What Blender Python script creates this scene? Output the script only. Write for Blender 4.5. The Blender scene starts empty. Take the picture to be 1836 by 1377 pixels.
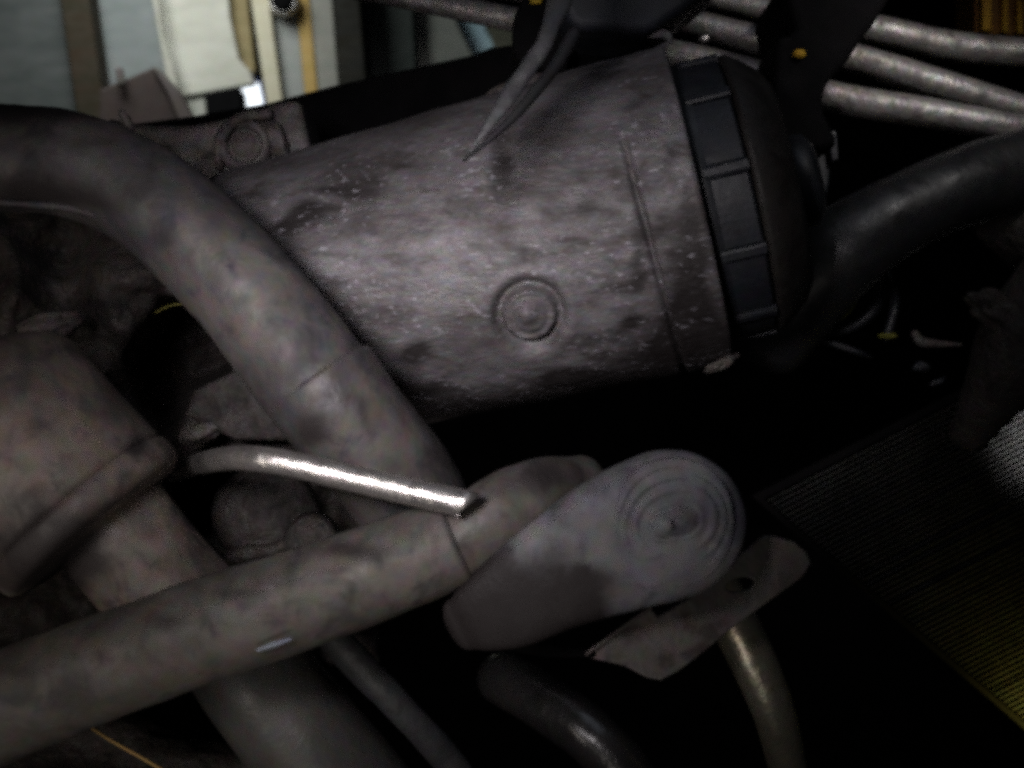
import bpy, bmesh, math, random
from mathutils import Vector, noise, Matrix
random.seed(7)
S = bpy.context.scene
C = S.collection

# ------------------------------------------------------------------ camera
D0 = 0.70                      # metres from the lens to the motor's axis
K = 0.50 / 1836                # metres per photo pixel at that distance
cam_d = bpy.data.cameras.new("camera")
cam_d.sensor_width = 36
cam_d.lens = 36 * D0 / 0.50
cam_d.clip_start = 0.02
cam_d.clip_end = 60
cam_d.dof.use_dof = True
cam_d.dof.focus_distance = 0.64
cam_d.dof.aperture_fstop = 7.0
cam = bpy.data.objects.new("camera", cam_d)
C.objects.link(cam)
cam.location = (0, -D0, 0)
cam.rotation_euler = (math.radians(90), 0, 0)
S.camera = cam

# ------------------------------------------------------------------ world and lamps
W = bpy.data.worlds.new("World")
S.world = W
W.use_nodes = True
bg = W.node_tree.nodes["Background"]
bg.inputs[0].default_value = (0.55, 0.62, 0.8, 1)
bg.inputs[1].default_value = 0.004
S.view_settings.view_transform = 'Standard'
S.view_settings.look = 'None'
S.view_settings.exposure = 0
S.view_settings.gamma = 1
S.cycles.max_bounces = 6
S.cycles.use_denoising = False
S.cycles.pixel_filter_type = 'BLACKMAN_HARRIS'
S.cycles.filter_width = 3.8
S.cycles.sample_clamp_indirect = 3


def lamp(name, loc, target, size, power, col, size_y=None, spread=180):
    l = bpy.data.lights.new(name, 'AREA')
    l.energy = power
    l.color = col
    l.size = size
    if size_y:
        l.shape = 'RECTANGLE'
        l.size_y = size_y
    l.spread = math.radians(spread)
    o = bpy.data.objects.new(name, l)
    C.objects.link(o)
    o.location = loc
    o.rotation_euler = (Vector(target) - Vector(loc)).to_track_quat('-Z', 'Y').to_euler()
    return o


lamp("torch_light", (-0.14, -0.58, 0.08), (-0.015, 0, 0.015), 0.10, 0.168, (1.0, 0.94, 0.96), spread=41)
lamp("top_fill", (0.16, -0.32, 0.50), (0.06, 0, 0.05), 0.30, 0.045, (0.80, 0.87, 1.0), spread=90)  # unseen cool fill added from above
lamp("low_fill", (-0.04, -0.50, -0.33), (-0.09, 0, -0.10), 0.10, 0.055, (1.0, 0.93, 0.86), spread=75)  # unseen fill added from below for the rod and lower hose
lamp("left_fill", (-0.34, -0.46, -0.10), (-0.21, -0.10, -0.07), 0.10, 0.055, (1.0, 0.90, 0.82), spread=60)  # unseen fill added at the left to brighten the domed housing
lamp("pipe_fill", (0.30, -0.25, 0.34), (0.20, 0.08, 0.17), 0.10, 0.060, (1.0, 0.96, 0.93), spread=42)  # unseen lamp added to brighten the long pipes
lamp("board_daylight", (-0.30, 0.22, 0.42), (-0.27, 0.45, 0.24), 0.16, 0.42, (0.95, 1.0, 0.98), spread=120)  # unseen lamp added above, standing for daylight on the rear boards
lamp("radiator_yellow_fill", (0.312, 0.06, -0.205), (0.292, 0.10, -0.182), 0.02, 0.036, (1.0, 0.85, 0.16), spread=85)  # unseen yellow lamp added to tint the radiator's lower corner
lamp("radiator_white_fill", (0.37, 0.09, 0.01), (0.325, 0.19, -0.034), 0.03, 0.030, (1.0, 0.97, 0.95), spread=40)  # unseen white lamp added to brighten the radiator's upper fins


# ------------------------------------------------------------------ geometry helpers
def P(px, py, d=0.0):
    """place a point by its bearing from the lens (photo pixels) and its depth d behind the motor's axis"""
    s = K * (D0 + d) / D0
    return Vector(((px - 918) * s, d, (688.5 - py) * s))


def R(r, d=0.0):
    return r * K * (D0 + d) / D0


def mesh_obj(name, verts, faces, mat, parent=None, smooth=True, base=None, attr=None):
    me = bpy.data.meshes.new(name)
    o0 = Vector((0, 0, 0))
    if parent is not None:
        o0 = parent_base(parent)
    elif base is not None:
        o0 = Vector(base)
    me.from_pydata([tuple(Vector(v) - o0) for v in verts], [], faces)
    me.update()
    if smooth:
        me.polygons.foreach_set("use_smooth", [True] * len(me.polygons))
    if attr:
        for an, vals in attr.items():
            a = me.attributes.new(an, 'FLOAT', 'POINT')
            a.data.foreach_set("value", vals)
    me.materials.append(mat)
    o = bpy.data.objects.new(name, me)
    C.objects.link(o)
    if parent is not None:
        o.parent = parent
    else:
        o.location = o0
    return o


def parent_base(o):
    v = Vector((0, 0, 0))
    while o is not None:
        v = v + Vector(o.location)
        o = o.parent
    return v


def thing(name, label, cat, base, group=None):
    o = bpy.data.objects.new(name, None)
    o.empty_display_size = 0.02
    C.objects.link(o)
    o.location = base
    o["label"] = label
    o["category"] = cat
    if group:
        o["group"] = group
    return o


def tag(o, label=None, cat=None, group=None, kind=None):
    if label:
        o["label"] = label
    if cat:
        o["category"] = cat
    if group:
        o["group"] = group
    if kind:
        o["kind"] = kind
    return o


def cr(p0, p1, p2, p3, t):
    return 0.5 * ((2 * p1) + (-p0 + p2) * t + (2 * p0 - 5 * p1 + 4 * p2 - p3) * t * t + (-p0 + 3 * p1 - 3 * p2 + p3) * t ** 3)


def tube(name, pts, mat, parent=None, n=40, sub=12, bump=0.0, bscale=30, flat=1.0, seed=0, caps='round', base=None, lumps=0.0, ribs=None, oil_shade=None, boxy=2.0, capn=5):
    """pts: (px, py, radius_px, d).  A closed swept tube through the points"""
    ctrl = [(P(x, y, d), R(r, d)) for x, y, r, d in pts]
    ctrl = [(2 * ctrl[0][0] - ctrl[1][0], ctrl[0][1])] + ctrl + [(2 * ctrl[-1][0] - ctrl[-2][0], ctrl[-1][1])]
    path = []
    for i in range(1, len(ctrl) - 2):
        for k in range(sub):
            t = k / sub
            path.append((cr(ctrl[i - 1][0], ctrl[i][0], ctrl[i + 1][0], ctrl[i + 2][0], t),
                         cr(ctrl[i - 1][1], ctrl[i][1], ctrl[i + 1][1], ctrl[i + 2][1], t)))
    path.append((ctrl[-2][0], ctrl[-2][1]))
    # rounded ends
    if caps in ('round', 'soft'):
        f = 1.08 if capn > 5 else 0.9 if caps == 'round' else 0.25

        def capped(p, r, dirv, f=f):
            return [(p + dirv * r * f * math.sin(a), r * math.cos(a)) for a in [1.5 * (q_ + 1) / capn for q_ in range(capn)]]
        a0 = (path[0][0] - path[1][0]).normalized()
        a1 = (path[-1][0] - path[-2][0]).normalized()
        path = capped(path[0][0], path[0][1], a0, 0.5 if capn > 5 else f)[::-1] + path + capped(path[-1][0], path[-1][1], a1)
    verts, faces = [], []
    T = (path[1][0] - path[0][0]).normalized()
    U = T.cross(Vector((0, 1, 0)))
    U.normalize()
    run = 0
    for i, (p, r) in enumerate(path):
        a = path[max(0, i - 1)][0]
        b = path[min(len(path) - 1, i + 1)][0]
        T = (b - a).normalized()
        U = (U - T * U.dot(T)).normalized()
        V = T.cross(U)
        if i:
            run += (p - path[i - 1][0]).length
        rr0 = r
        if ribs:
            rr0 = r * (1 + ribs[1] * math.sin(run / R(ribs[0]) * 2 * math.pi))
        for k in range(n):
            th = 2 * math.pi * k / n
            ct, st_h = math.cos(th), math.sin(th)
            if boxy != 2.0:
                e = 2.0 / boxy
                ct, st_h = math.copysign(abs(ct) ** e, ct), math.copysign(abs(st_h) ** e, st_h)
            q = U * ct + V * st_h * flat
            rr = rr0
            v = p + q * rr
            if bump:
                rr += bump * noise.noise(v * bscale + Vector((seed, 0, 0))) + bump * 0.4 * noise.noise(v * bscale * 3.1)
            if lumps:
                rr += lumps * noise.noise(v * 12 + Vector((0, seed, 3)))
            if caps == 'cut' and i == len(path) - 1:
                verts.append(p + q * rr + T * rr * 0.85 * math.cos(th))
            else:
                verts.append(p + q * rr)
    m = len(path)
    for i in range(m - 1):
        for k in range(n):
            k2 = (k + 1) % n
            faces.append((i * n + k, i * n + k2, (i + 1) * n + k2, (i + 1) * n + k))
    c0 = len(verts)
    verts.append(sum((verts[k] for k in range(n)), Vector()) / n)
    verts.append(sum((verts[(m - 1) * n + k] for k in range(n)), Vector()) / n)
    for k in range(n):
        k2 = (k + 1) % n
        faces.append((c0, k2, k))
        faces.append((c0 + 1, (m - 1) * n + k, (m - 1) * n + k2))
    at = {"oil_shade": [spot_fn(v, oil_shade) for v in verts]} if oil_shade else None
    return mesh_obj(name, verts, faces, mat, parent, base=base or path[len(path) // 2][0], attr=at)


def spot_fn(v, spots):
    s_ = K * (D0 + v.y) / D0
    x, y = v.x / s_ + 918, 688.5 - v.z / s_
    x += 22 * noise.noise(v * 50)
    y += 22 * noise.noise(v * 50 + Vector((9, 0, 0)))
    a = 0.0
    for cx, cy, rx, ry, k in spots:
        q = ((x - cx) / rx) ** 2 + ((y - cy) / ry) ** 2
        if q < 6:
            a += k * math.exp(-q)
    return min(a, 1.0)




def lathe(name, origin, axis, prof, mat, parent=None, n=64, smooth=True, disp=None, base=None, attr_fn=None, start=None):
    """prof: list of (t, r) in metres along axis"""
    axis = Vector(axis).normalized()
    U = axis.cross(Vector((0, 1, 0)))
    if U.length < 0.2:
        U = axis.cross(Vector((0, 0, 1)))
    U.normalize()
    V = axis.cross(U)
    verts, faces, at = [], [], []
    for t, r in prof:
        for k in range(n):
            th = 2 * math.pi * k / n
            q = U * math.cos(th) + V * math.sin(th)
            v = origin + axis * t + q * r
            if disp:
                dd = disp(v, q, t, th)
                v = v + q * dd
            verts.append(v)
            if attr_fn:
                at.append(attr_fn(v))
    m = len(prof)
    for i in range(m - 1):
        for k in range(n):
            k2 = (k + 1) % n
            faces.append((i * n + k, i * n + k2, (i + 1) * n + k2, (i + 1) * n + k))
    faces.append(tuple(range(n - 1, -1, -1)))
    faces.append(tuple((m - 1) * n + k for k in range(n)))
    o = mesh_obj(name, verts, faces, mat, parent, smooth=smooth, base=base or origin, attr={"oil_shade": at} if attr_fn else None)
    return o


def slab(name, outline, d, thick, mat, parent=None, holes=(), bevel=0.0008, base=None, lean=0.0, seg=2):
    """flat piece cut to an outline (photo bearings), front face at depth d, thickness going back. lean: extra depth per metre of x"""
    cu = bpy.data.curves.new("tmp", 'CURVE')
    cu.dimensions = '2D'
    cu.fill_mode = 'BOTH'
    cu.extrude = max(thick / 2 - bevel, 0.0002)
    cu.bevel_depth = bevel
    cu.bevel_resolution = seg
    cu.offset = -bevel
    for ring in [outline] + list(holes):
        pts = [P(x, y, d) for x, y in ring]
        sp = cu.splines.new('POLY')
        sp.points.add(len(pts) - 1)
        for i, p in enumerate(pts):
            sp.points[i].co = (p.x, p.z, 0, 1)
        sp.use_cyclic_u = True
    tmp = bpy.data.objects.new("tmp", cu)
    C.objects.link(tmp)
    dg = bpy.context.evaluated_depsgraph_get()
    me0 = bpy.data.meshes.new_from_object(tmp.evaluated_get(dg))
    verts = [Vector((v.co.x, d + thick / 2 - v.co.z + lean * v.co.x, v.co.y)) for v in me0.vertices]
    faces = [tuple(p.vertices) for p in me0.polygons]
    bpy.data.objects.remove(tmp)
    bpy.data.curves.remove(cu)
    bpy.data.meshes.remove(me0)
    bm = bmesh.new()
    vs = [bm.verts.new(v) for v in verts]
    for f in faces:
        try:
            bm.faces.new([vs[i] for i in f])
        except ValueError:
            pass
    bmesh.ops.remove_doubles(bm, verts=bm.verts, dist=1e-6)
    bmesh.ops.recalc_face_normals(bm, faces=bm.faces)
    bm.verts.index_update()
    verts = [v.co.copy() for v in bm.verts]
    faces = [tuple(v.index for v in f.verts) for f in bm.faces]
    bm.free()
    ctr = sum((P(x, y, d) for x, y in outline), Vector()) / len(outline)
    return mesh_obj(name, verts, faces, mat, parent, smooth=False, base=base or ctr)


def smooth_ring(pts, n=6):
    out = []
    m = len(pts)
    for i in range(m):
        a, b, c, e = [Vector(pts[(i + j - 1) % m]) for j in range(4)]
        for k in range(n):
            v = cr(a, b, c, e, k / n)
            out.append((v.x, v.y))
    return out


def ellipse(cx, cy, rx, ry, ang=0, n=32):
    c, s = math.cos(ang), math.sin(ang)
    return [(cx + rx * math.cos(t) * c - ry * math.sin(t) * s, cy + rx * math.cos(t) * s + ry * math.sin(t) * c)
            for t in [2 * math.pi * k / n for k in range(n)]]


def blob(name, px, py, d, rx, ry, rz, mat, parent=None, bump=0.15, ang=0, sub=4, seed=0, bscale=1.6):
    """a lumpy rounded casting; rx, ry in the picture plane, rz in depth, photo pixels"""
    bm = bmesh.new()
    bmesh.ops.create_icosphere(bm, subdivisions=sub, radius=1)
    c = P(px, py, d)
    verts = []
    ca, sa = math.cos(ang), math.sin(ang)
    for v in bm.verts:
        co = v.co
        k = 1 + bump * noise.noise(co * bscale + Vector((seed, seed * 2, 0))) + bump * 0.35 * noise.noise(co * bscale * 3.7 + Vector((seed, 0, 0)))
        x, y, z = co.x * R(rx, d) * k, co.y * R(rz, d) * k, co.z * R(ry, d) * k
        verts.append(c + Vector((x * ca + z * sa, y, -x * sa + z * ca)))
    faces = [tuple(v.index for v in f.verts) for f in bm.faces]
    bm.free()
    return mesh_obj(name, verts, faces, mat, parent, base=c)


# ------------------------------------------------------------------ materials
def grime(name, c1, c2, c3=None, rough=(0.5, 0.8), metal=0.0, scale=14, fine=160, bump=0.25, bdist=0.002, speck=0.0, speck_col=(0.5, 0.5, 0.5),
          stretch=(1, 1, 1), oil_shade=False, coat=0.0, spec=0.5, chroma=0.25):
    m = bpy.data.materials.new(name)
    m.use_nodes = True
    nt = m.node_tree
    N, L = nt.nodes, nt.links
    b = N["Principled BSDF"]
    tc = N.new("ShaderNodeTexCoord")
    mp = N.new("ShaderNodeMapping")
    mp.inputs["Scale"].default_value = stretch
    L.new(tc.outputs["Object"], mp.inputs[0])

    def nz(sc, det=4, rg=0.6, dist=0.0):
        n = N.new("ShaderNodeTexNoise")
        n.inputs["Scale"].default_value = sc
        n.inputs["Detail"].default_value = det
        n.inputs["Roughness"].default_value = rg
        n.inputs["Distortion"].default_value = dist
        L.new(mp.outputs[0], n.inputs["Vector"])
        return n

    def ramp(src, lo, hi, a=0.0, bb=1.0):
        r = N.new("ShaderNodeMapRange")
        r.interpolation_type = 'SMOOTHSTEP'
        r.inputs[1].default_value = lo
        r.inputs[2].default_value = hi
        r.inputs[3].default_value = a
        r.inputs[4].default_value = bb
        L.new(src, r.inputs[0])
        return r.outputs[0]

    def mix(f, a, bb, mode='MIX'):
        x = N.new("ShaderNodeMix")
        x.data_type = 'RGBA'
        x.blend_type = mode
        if isinstance(f, float):
            x.inputs[0].default_value = f
        else:
            L.new(f, x.inputs[0])
        for s, v in ((6, a), (7, bb)):
            if isinstance(v, tuple):
                x.inputs[s].default_value = (*v, 1)
            else:
                L.new(v, x.inputs[s])
        return x.outputs[2]
    n1 = nz(scale, 5, 0.62, 0.4)
    n2 = nz(scale * 3.3, 4, 0.6, 0.3)
    n3 = nz(fine, 3, 0.6)
    col = mix(ramp(n1.outputs[0], 0.35, 0.65), c1, c2)
    if c3:
        col = mix(ramp(n2.outputs[0], 0.5, 0.72), col, c3)
    if chroma:
        # sensor-like noise put into the colour: fine red, blue and green flecks
        hs = N.new("ShaderNodeHueSaturation")
        hs.inputs["Saturation"].default_value = 1.5
        nc = nz(fine * 0.6, 2, 0.7)
        L.new(nc.outputs[1], hs.inputs["Color"])
        col = mix(chroma * 0.85, col, hs.outputs[0], 'OVERLAY')
    if oil_shade:
        a = N.new("ShaderNodeAttribute")
        a.attribute_name = "oil_shade"
        dirt_shade = N.new("ShaderNodeMath")
        dirt_shade.operation = 'MULTIPLY_ADD'
        L.new(n2.outputs[0], dirt_shade.inputs[0])
        dirt_shade.inputs[1].default_value = 0.9
        L.new(a.outputs["Fac"], dirt_shade.inputs[2])
        col = mix(ramp(dirt_shade.outputs[0], 0.55, 1.25), col, (0.022, 0.018, 0.018))  # oil stains and painted-in shade both darken to this colour
    rsrc = ramp(n2.outputs[0], 0.3, 0.7, rough[0], rough[1])
    if speck:
        n4 = nz(fine * 0.75, 2, 0.5)
        n5 = nz(scale * 1.3, 2, 0.5)
        g = N.new("ShaderNodeMath")
        g.operation = 'MULTIPLY'
        L.new(ramp(n4.outputs[0], 0.57, 0.74), g.inputs[0])
        L.new(ramp(n5.outputs[0], 0.42, 0.6, 0.15, 1.0), g.inputs[1])
        g2 = N.new("ShaderNodeMath")
        g2.operation = 'MULTIPLY'
        L.new(g.outputs[0], g2.inputs[0])
        g2.inputs[1].default_value = speck
        col = mix(g2.outputs[0], col, speck_col)  # bright flecks: metal glints put into the base colour
    L.new(col, b.inputs["Base Color"])
    L.new(rsrc, b.inputs["Roughness"])
    b.inputs["Metallic"].default_value = metal
    b.inputs["Specular IOR Level"].default_value = spec
    b.inputs["Coat Weight"].default_value = coat
    b.inputs["Coat Roughness"].default_value = 0.25
    if bump:
        hsum = N.new("ShaderNodeMath")
        hsum.operation = 'MULTIPLY_ADD'
        L.new(n3.outputs[0], hsum.inputs[0])
        hsum.inputs[1].default_value = 0.35
        L.new(n2.outputs[0], hsum.inputs[2])
        bp = N.new("ShaderNodeBump")
        bp.inputs["Strength"].default_value = bump
        bp.inputs["Distance"].default_value = bdist
        L.new(hsum.outputs[0], bp.inputs["Height"])
        L.new(bp.outputs[0], b.inputs["Normal"])
    return m


def glow(name, col, strength):
    m = bpy.data.materials.new(name)
    m.use_nodes = True
    b = m.node_tree.nodes["Principled BSDF"]
    b.inputs["Base Color"].default_value = (*col, 1)
    b.inputs["Emission Color"].default_value = (*col, 1)
    b.inputs["Emission Strength"].default_value = strength
    return m


M_CAST = grime("dirty_cast_aluminium", (0.0711, 0.0628, 0.0644), (0.1548, 0.1440, 0.1523), (0.0603, 0.0519, 0.0511), rough=(0.5, 0.72), metal=0.2,
               scale=26, fine=520, bump=0.6, bdist=0.002, speck=0.4, speck_col=(0.50, 0.48, 0.54), stretch=(0.55, 1, 1.3), oil_shade=True, chroma=0.25)
M_CASTDARK = grime("oily_dark_casting", (0.0562, 0.0465, 0.0435), (0.1200, 0.1050, 0.1013), (0.0300, 0.0248, 0.0225), rough=(0.5, 0.8), metal=0.1,
                   scale=26, fine=300, bump=0.7, bdist=0.003, chroma=0.35)
M_BLOCK = grime("oily_engine_block", (0.0210, 0.0162, 0.0144), (0.0450, 0.0372, 0.0336), (0.0120, 0.0096, 0.0090), rough=(0.55, 0.85),
                scale=30, fine=300, bump=0.8, bdist=0.004, chroma=0.4)
M_HOSE = grime("dusty_rubber", (0.045, 0.041, 0.043), (0.105, 0.093, 0.088), (0.036, 0.035, 0.041), rough=(0.45, 0.75), scale=17, fine=240, bump=0.4, spec=0.35, chroma=0.3, oil_shade=True)
M_HOSE2 = grime("dusty_rubber_warm", (0.05, 0.045, 0.041), (0.115, 0.102, 0.092), (0.042, 0.039, 0.038), rough=(0.45, 0.72), scale=17, fine=240, bump=0.4, spec=0.38, chroma=0.3, oil_shade=True)
M_NECK = grime("brown_dusty_casting", (0.062, 0.05, 0.045), (0.145, 0.118, 0.102), (0.042, 0.037, 0.036), rough=(0.45, 0.7), scale=16, fine=240, bump=0.4, spec=0.4, chroma=0.3, oil_shade=True)
M_ARM = grime("grey_tensioner_alloy", (0.075, 0.074, 0.082), (0.165, 0.16, 0.17), (0.06, 0.06, 0.07), rough=(0.5, 0.7), scale=19, fine=240, bump=0.35, spec=0.25, chroma=0.25, oil_shade=True)
M_ARMDARK = grime("oily_arm_alloy", (0.055, 0.05, 0.05), (0.105, 0.10, 0.105), (0.04, 0.036, 0.034), rough=(0.4, 0.65), scale=10, fine=240, bump=0.25, metal=0.1, chroma=0.3)
M_BRACK = grime("oily_steel_plate", (0.0636, 0.0565, 0.0508), (0.1131, 0.0989, 0.0919), (0.0424, 0.0353, 0.0318), rough=(0.45, 0.7), scale=22, fine=260, bump=0.3, metal=0.3, chroma=0.3)
M_STEEL = grime("bare_steel", (0.55, 0.52, 0.50), (0.68, 0.65, 0.63), (0.45, 0.42, 0.40), rough=(0.3, 0.42), scale=30, fine=420, bump=0.35, metal=0.9, chroma=0.1)
M_PIPE = grime("brushed_pipe", (0.22, 0.205, 0.20), (0.34, 0.32, 0.305), (0.11, 0.10, 0.095), rough=(0.42, 0.62), scale=30, fine=350, bump=0.5, metal=0.6, chroma=0.25)
M_BRASS = grime("yellowed_pipe", (0.42, 0.38, 0.28), (0.52, 0.48, 0.38), (0.3, 0.27, 0.18), rough=(0.3, 0.45), scale=25, fine=350, bump=0.3, metal=0.8, chroma=0.2)
M_BLACK = grime("black_plastic", (0.0067, 0.0076, 0.0101), (0.0126, 0.0143, 0.0185), None, rough=(0.4, 0.6), scale=25, fine=250, bump=0.2, chroma=0.2)
M_BLUEBLK = grime("dusty_black_plastic", (0.0089, 0.0100, 0.0139), (0.0152, 0.0167, 0.0215), None, rough=(0.4, 0.6), scale=25, fine=250, bump=0.2, chroma=0.3)
M_RUST = grime("rusty_pulley_rim", (0.0057, 0.0041, 0.0034), (0.0104, 0.0079, 0.0066), None, rough=(0.55, 0.8), scale=25, fine=250, bump=0.4, chroma=0.35)
M_VOID = grime("soot_black", (0.003, 0.003, 0.0035), (0.006, 0.0055, 0.006), None, rough=(0.8, 0.95), scale=20, fine=200, bump=0.2, spec=0.06, chroma=0.1)
M_STRAP = grime("worn_black_rubber", (0.0231, 0.0244, 0.0269), (0.0420, 0.0420, 0.0462), (0.0147, 0.0151, 0.0168), rough=(0.45, 0.7), scale=20, fine=260, bump=0.35, chroma=0.25)
M_DARKHOSE = grime("dark_rubber_hose", (0.0088, 0.0093, 0.0106), (0.0151, 0.0151, 0.0164), None, rough=(0.35, 0.55), scale=16, fine=260, bump=0.3, chroma=0.3)
M_WIDEHOSE = grime("worn_wide_hose", (0.0560, 0.0544, 0.0528), (0.0960, 0.0920, 0.0880), None, rough=(0.35, 0.55), scale=12, fine=260, bump=0.3, chroma=0.3)
M_FIN = grime("radiator_aluminium", (0.0300, 0.0300, 0.0300), (0.0509, 0.0509, 0.0494), (0.0149, 0.0149, 0.0149), rough=(0.35, 0.6), scale=18, fine=300, bump=0.2, metal=0.3, chroma=0.3)


def wood(name, c1, c2, streak=1):
    return grime(name, c1, c2, None, rough=(0.6, 0.85), scale=12, fine=190, bump=0.15, stretch=(1.2, 1, 4) if streak else (1, 1, 1), spec=0.25, chroma=0.12)


# ------------------------------------------------------------------ setting
w = 6.0
tag(mesh_obj("wall", [(-w, 1.3, -w), (w, 1.3, -w), (w, 1.3, w), (-w, 1.3, w), (-w, 1.4, -w), (w, 1.4, -w), (w, 1.4, w), (-w, 1.4, w)],
             [(0, 1, 2, 3), (4, 7, 6, 5), (0, 4, 5, 1), (1, 5, 6, 2), (2, 6, 7, 3), (3, 7, 4, 0)], M_VOID, smooth=False), kind="structure")

# boards and panels seen through the gap, upper left
G_B = "boards leaning behind the engine"


def board(name, label, cat, outline, d, cols, thick=0.012, lean=0.0, streak=1, group=G_B):
    o = slab(name, outline, d, thick, wood(name + "_paint", *cols, streak), bevel=0.0012, lean=lean)
    return tag(o, label, cat, group)


board("weathered_board", "weathered grey green board at the far left behind the curved hose", "board",
      [(-90, -70), (98, -70), (142, 240), (-90, 240)], 0.42, ((0.055, 0.062, 0.06), (0.085, 0.09, 0.088)))
board("brown_post", "dark brown post between the weathered board and the grey panel", "post",
      [(98, -70), (150, -70), (192, 235), (143, 240)], 0.40, ((0.022, 0.018, 0.008), (0.035, 0.022, 0.012)), thick=0.03)
board("painted_board", "smooth grey green panel left of the cream panel, above the brown box", "panel",
      [(151, -70), (262, -70), (318, 240), (193, 240)], 0.43, ((0.17, 0.19, 0.185), (0.21, 0.225, 0.225)))
board("cream_edging", "narrow pale strip along the left edge of the wide cream panel", "strip",
      [(260, -70), (274, -70), (292, 60), (312, 120), (322, 170), (360, 240), (336, 240), (300, 150)], 0.42, ((0.40, 0.39, 0.33), (0.47, 0.46, 0.40)), thick=0.006)
board("cream_board", "wide cream panel with fine horizontal grain, brightest of the boards", "panel",
      [(268, -70), (404, -70), (412, 30), (428, 105), (448, 128), (456, 150), (372, 165), (325, 173), (300, 90), (284, 40)], 0.44,
      ((0.50, 0.49, 0.42), (0.60, 0.59, 0.52)), thick=0.01)
board("wood_block", "short pale grey block under the lower left corner of the cream panel", "block",
      [(322, 174), (366, 165), (372, 240), (350, 240)], 0.445, ((0.40, 0.40, 0.35), (0.45, 0.45, 0.40)))
board("ochre_strip", "tapering ochre brown strip right of the wide cream panel", "strip",
      [(404, -70), (437, -70), (447, 30), (458, 128), (444, 132), (430, 105), (416, 50)], 0.45, ((0.24, 0.19, 0.09), (0.31, 0.25, 0.13)))
board("cream_post", "narrow cream post just right of the bright window", "post",
      [(439, -70), (474, -70), (490, 60), (510, 210), (482, 210), (464, 90)], 0.43, ((0.60, 0.55, 0.40), (0.66, 0.62, 0.48)))
board("grey_board", "grey board carrying the round socket, between cream post and yellow strip", "board",
      [(475, -70), (524, -70), (550, 200), (511, 205)], 0.44, ((0.33, 0.34, 0.32), (0.38, 0.39, 0.37)))
board("yellow_strip", "mustard yellow strip between two grey boards", "strip",
      [(524, -70), (548, -70), (573, 200), (550, 200)], 0.438, ((0.50, 0.33, 0.10), (0.56, 0.39, 0.15)))
board("taupe_board", "grey board right of the mustard yellow strip", "board",
      [(549, -70), (590, -70), (610, 190), (574, 200)], 0.44, ((0.27, 0.27, 0.24), (0.33, 0.32, 0.28)))
board("black_post", "black post right of the last lit grey board", "post",
      [(594, -70), (638, -70), (660, 190), (612, 190)], 0.42, ((0.012, 0.012, 0.01), (0.018, 0.016, 0.01)), thick=0.03)
board("dark_green_board", "dark green panel right of the black post", "panel",
      [(640, -70), (735, -70), (748, 190), (662, 190)], 0.46, ((0.035, 0.045, 0.04), (0.05, 0.058, 0.053)))
board("slanted_board", "pale grey panel with a slanted right edge beside the blue opening", "panel",
      [(722, -70), (765, -70), (850, 105), (870, 160), (736, 160)], 0.48, ((0.19, 0.20, 0.18), (0.25, 0.26, 0.23)))
board("blue_board", "pale blue four sided panel under the steel pipes", "panel",
      [(770, -20), (860, 20), (872, 56), (900, 100), (870, 130), (845, 100)], 0.50, ((0.42, 0.60, 0.68), (0.48, 0.66, 0.74)), streak=0)
board("olive_board", "small olive brown panel right of the pale blue panel", "panel",
      [(862, 20), (1010, 20), (1010, 130), (900, 130), (878, 60)], 0.49, ((0.10, 0.10, 0.07), (0.15, 0.15, 0.11)))
t = thing("bright_window", "small glowing blue white opening under the cream panel", "window", P(446, 172, 0.5))
slab("pane", [(432, 153), (463, 148), (472, 192), (437, 197)], 0.50, 0.004, glow("daylight", (0.88, 0.95, 1.0), 1.6), t, bevel=0.0005)
slab("frame", [(414, 150), (480, 135), (488, 215), (420, 222)], 0.503, 0.01, wood("window_blue_frame", (0.10, 0.12, 0.25), (0.18, 0.22, 0.42), 0), t,
     holes=[[(430, 152), (466, 147), (474, 194), (436, 199)]], bevel=0.0006)
tag(slab("black_box", [(366, 166), (428, 156), (438, 240), (372, 245)], 0.43, 0.03, M_VOID, bevel=0.001),
    "black box below the cream panel, left of the glowing opening", "box")
t = thing("socket", "round dark hole with a shiny collar on the grey board", "socket", P(510, 5, 0.43))
lathe("collar", P(510, 5, 0.432), (0, -1, 0), [(0, R(26, .43)), (0.006, R(27, .43)), (0.010, R(24, .43)), (0.010, R(20, .43)), (0.002, R(19, .43))], M_STEEL, t, n=32)
lathe("bore", P(508, 5, 0.432), (0, -1, 0), [(0, R(18, .43)), (0.0125, R(20, .43)), (0.0135, R(17, .43))], M_VOID, t, n=32)
t = thing("brown_box", "dark brown box with a pale edge in front of the grey panel", "box", P(255, 200, 0.3))
slab("side", [(178, 160), (272, 121), (300, 165), (330, 235), (178, 250)], 0.30, 0.05, wood("box_brown", (0.075, 0.055, 0.05), (0.10, 0.075, 0.07), 0), t, bevel=0.002)
slab("edge_strip", [(272, 119), (284, 122), (318, 160), (346, 215), (346, 240), (331, 240), (300, 165)], 0.295, 0.02, wood("box_edge", (0.17, 0.14, 0.13), (0.21, 0.18, 0.17), 0), t, bevel=0.001)
tube("peg", [(214, 126, 7, 0.295), (218, 150, 8, 0.295)], wood("peg_wood", (0.17, 0.15, 0.14), (0.2, 0.18, 0.17), 0), t, n=12, sub=3)

# dark cross member behind the motor
tag(slab("cross_member", [(120, 235), (340, 207), (480, 183), (600, 151), (850, 96), (880, 83), (920, 78), (1000, 78), (1180, 95), (1230, 420), (560, 480), (120, 440)],
         0.13, 0.05, M_VOID, bevel=0.003), "black beam running behind the top of the motor", "beam")

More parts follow.
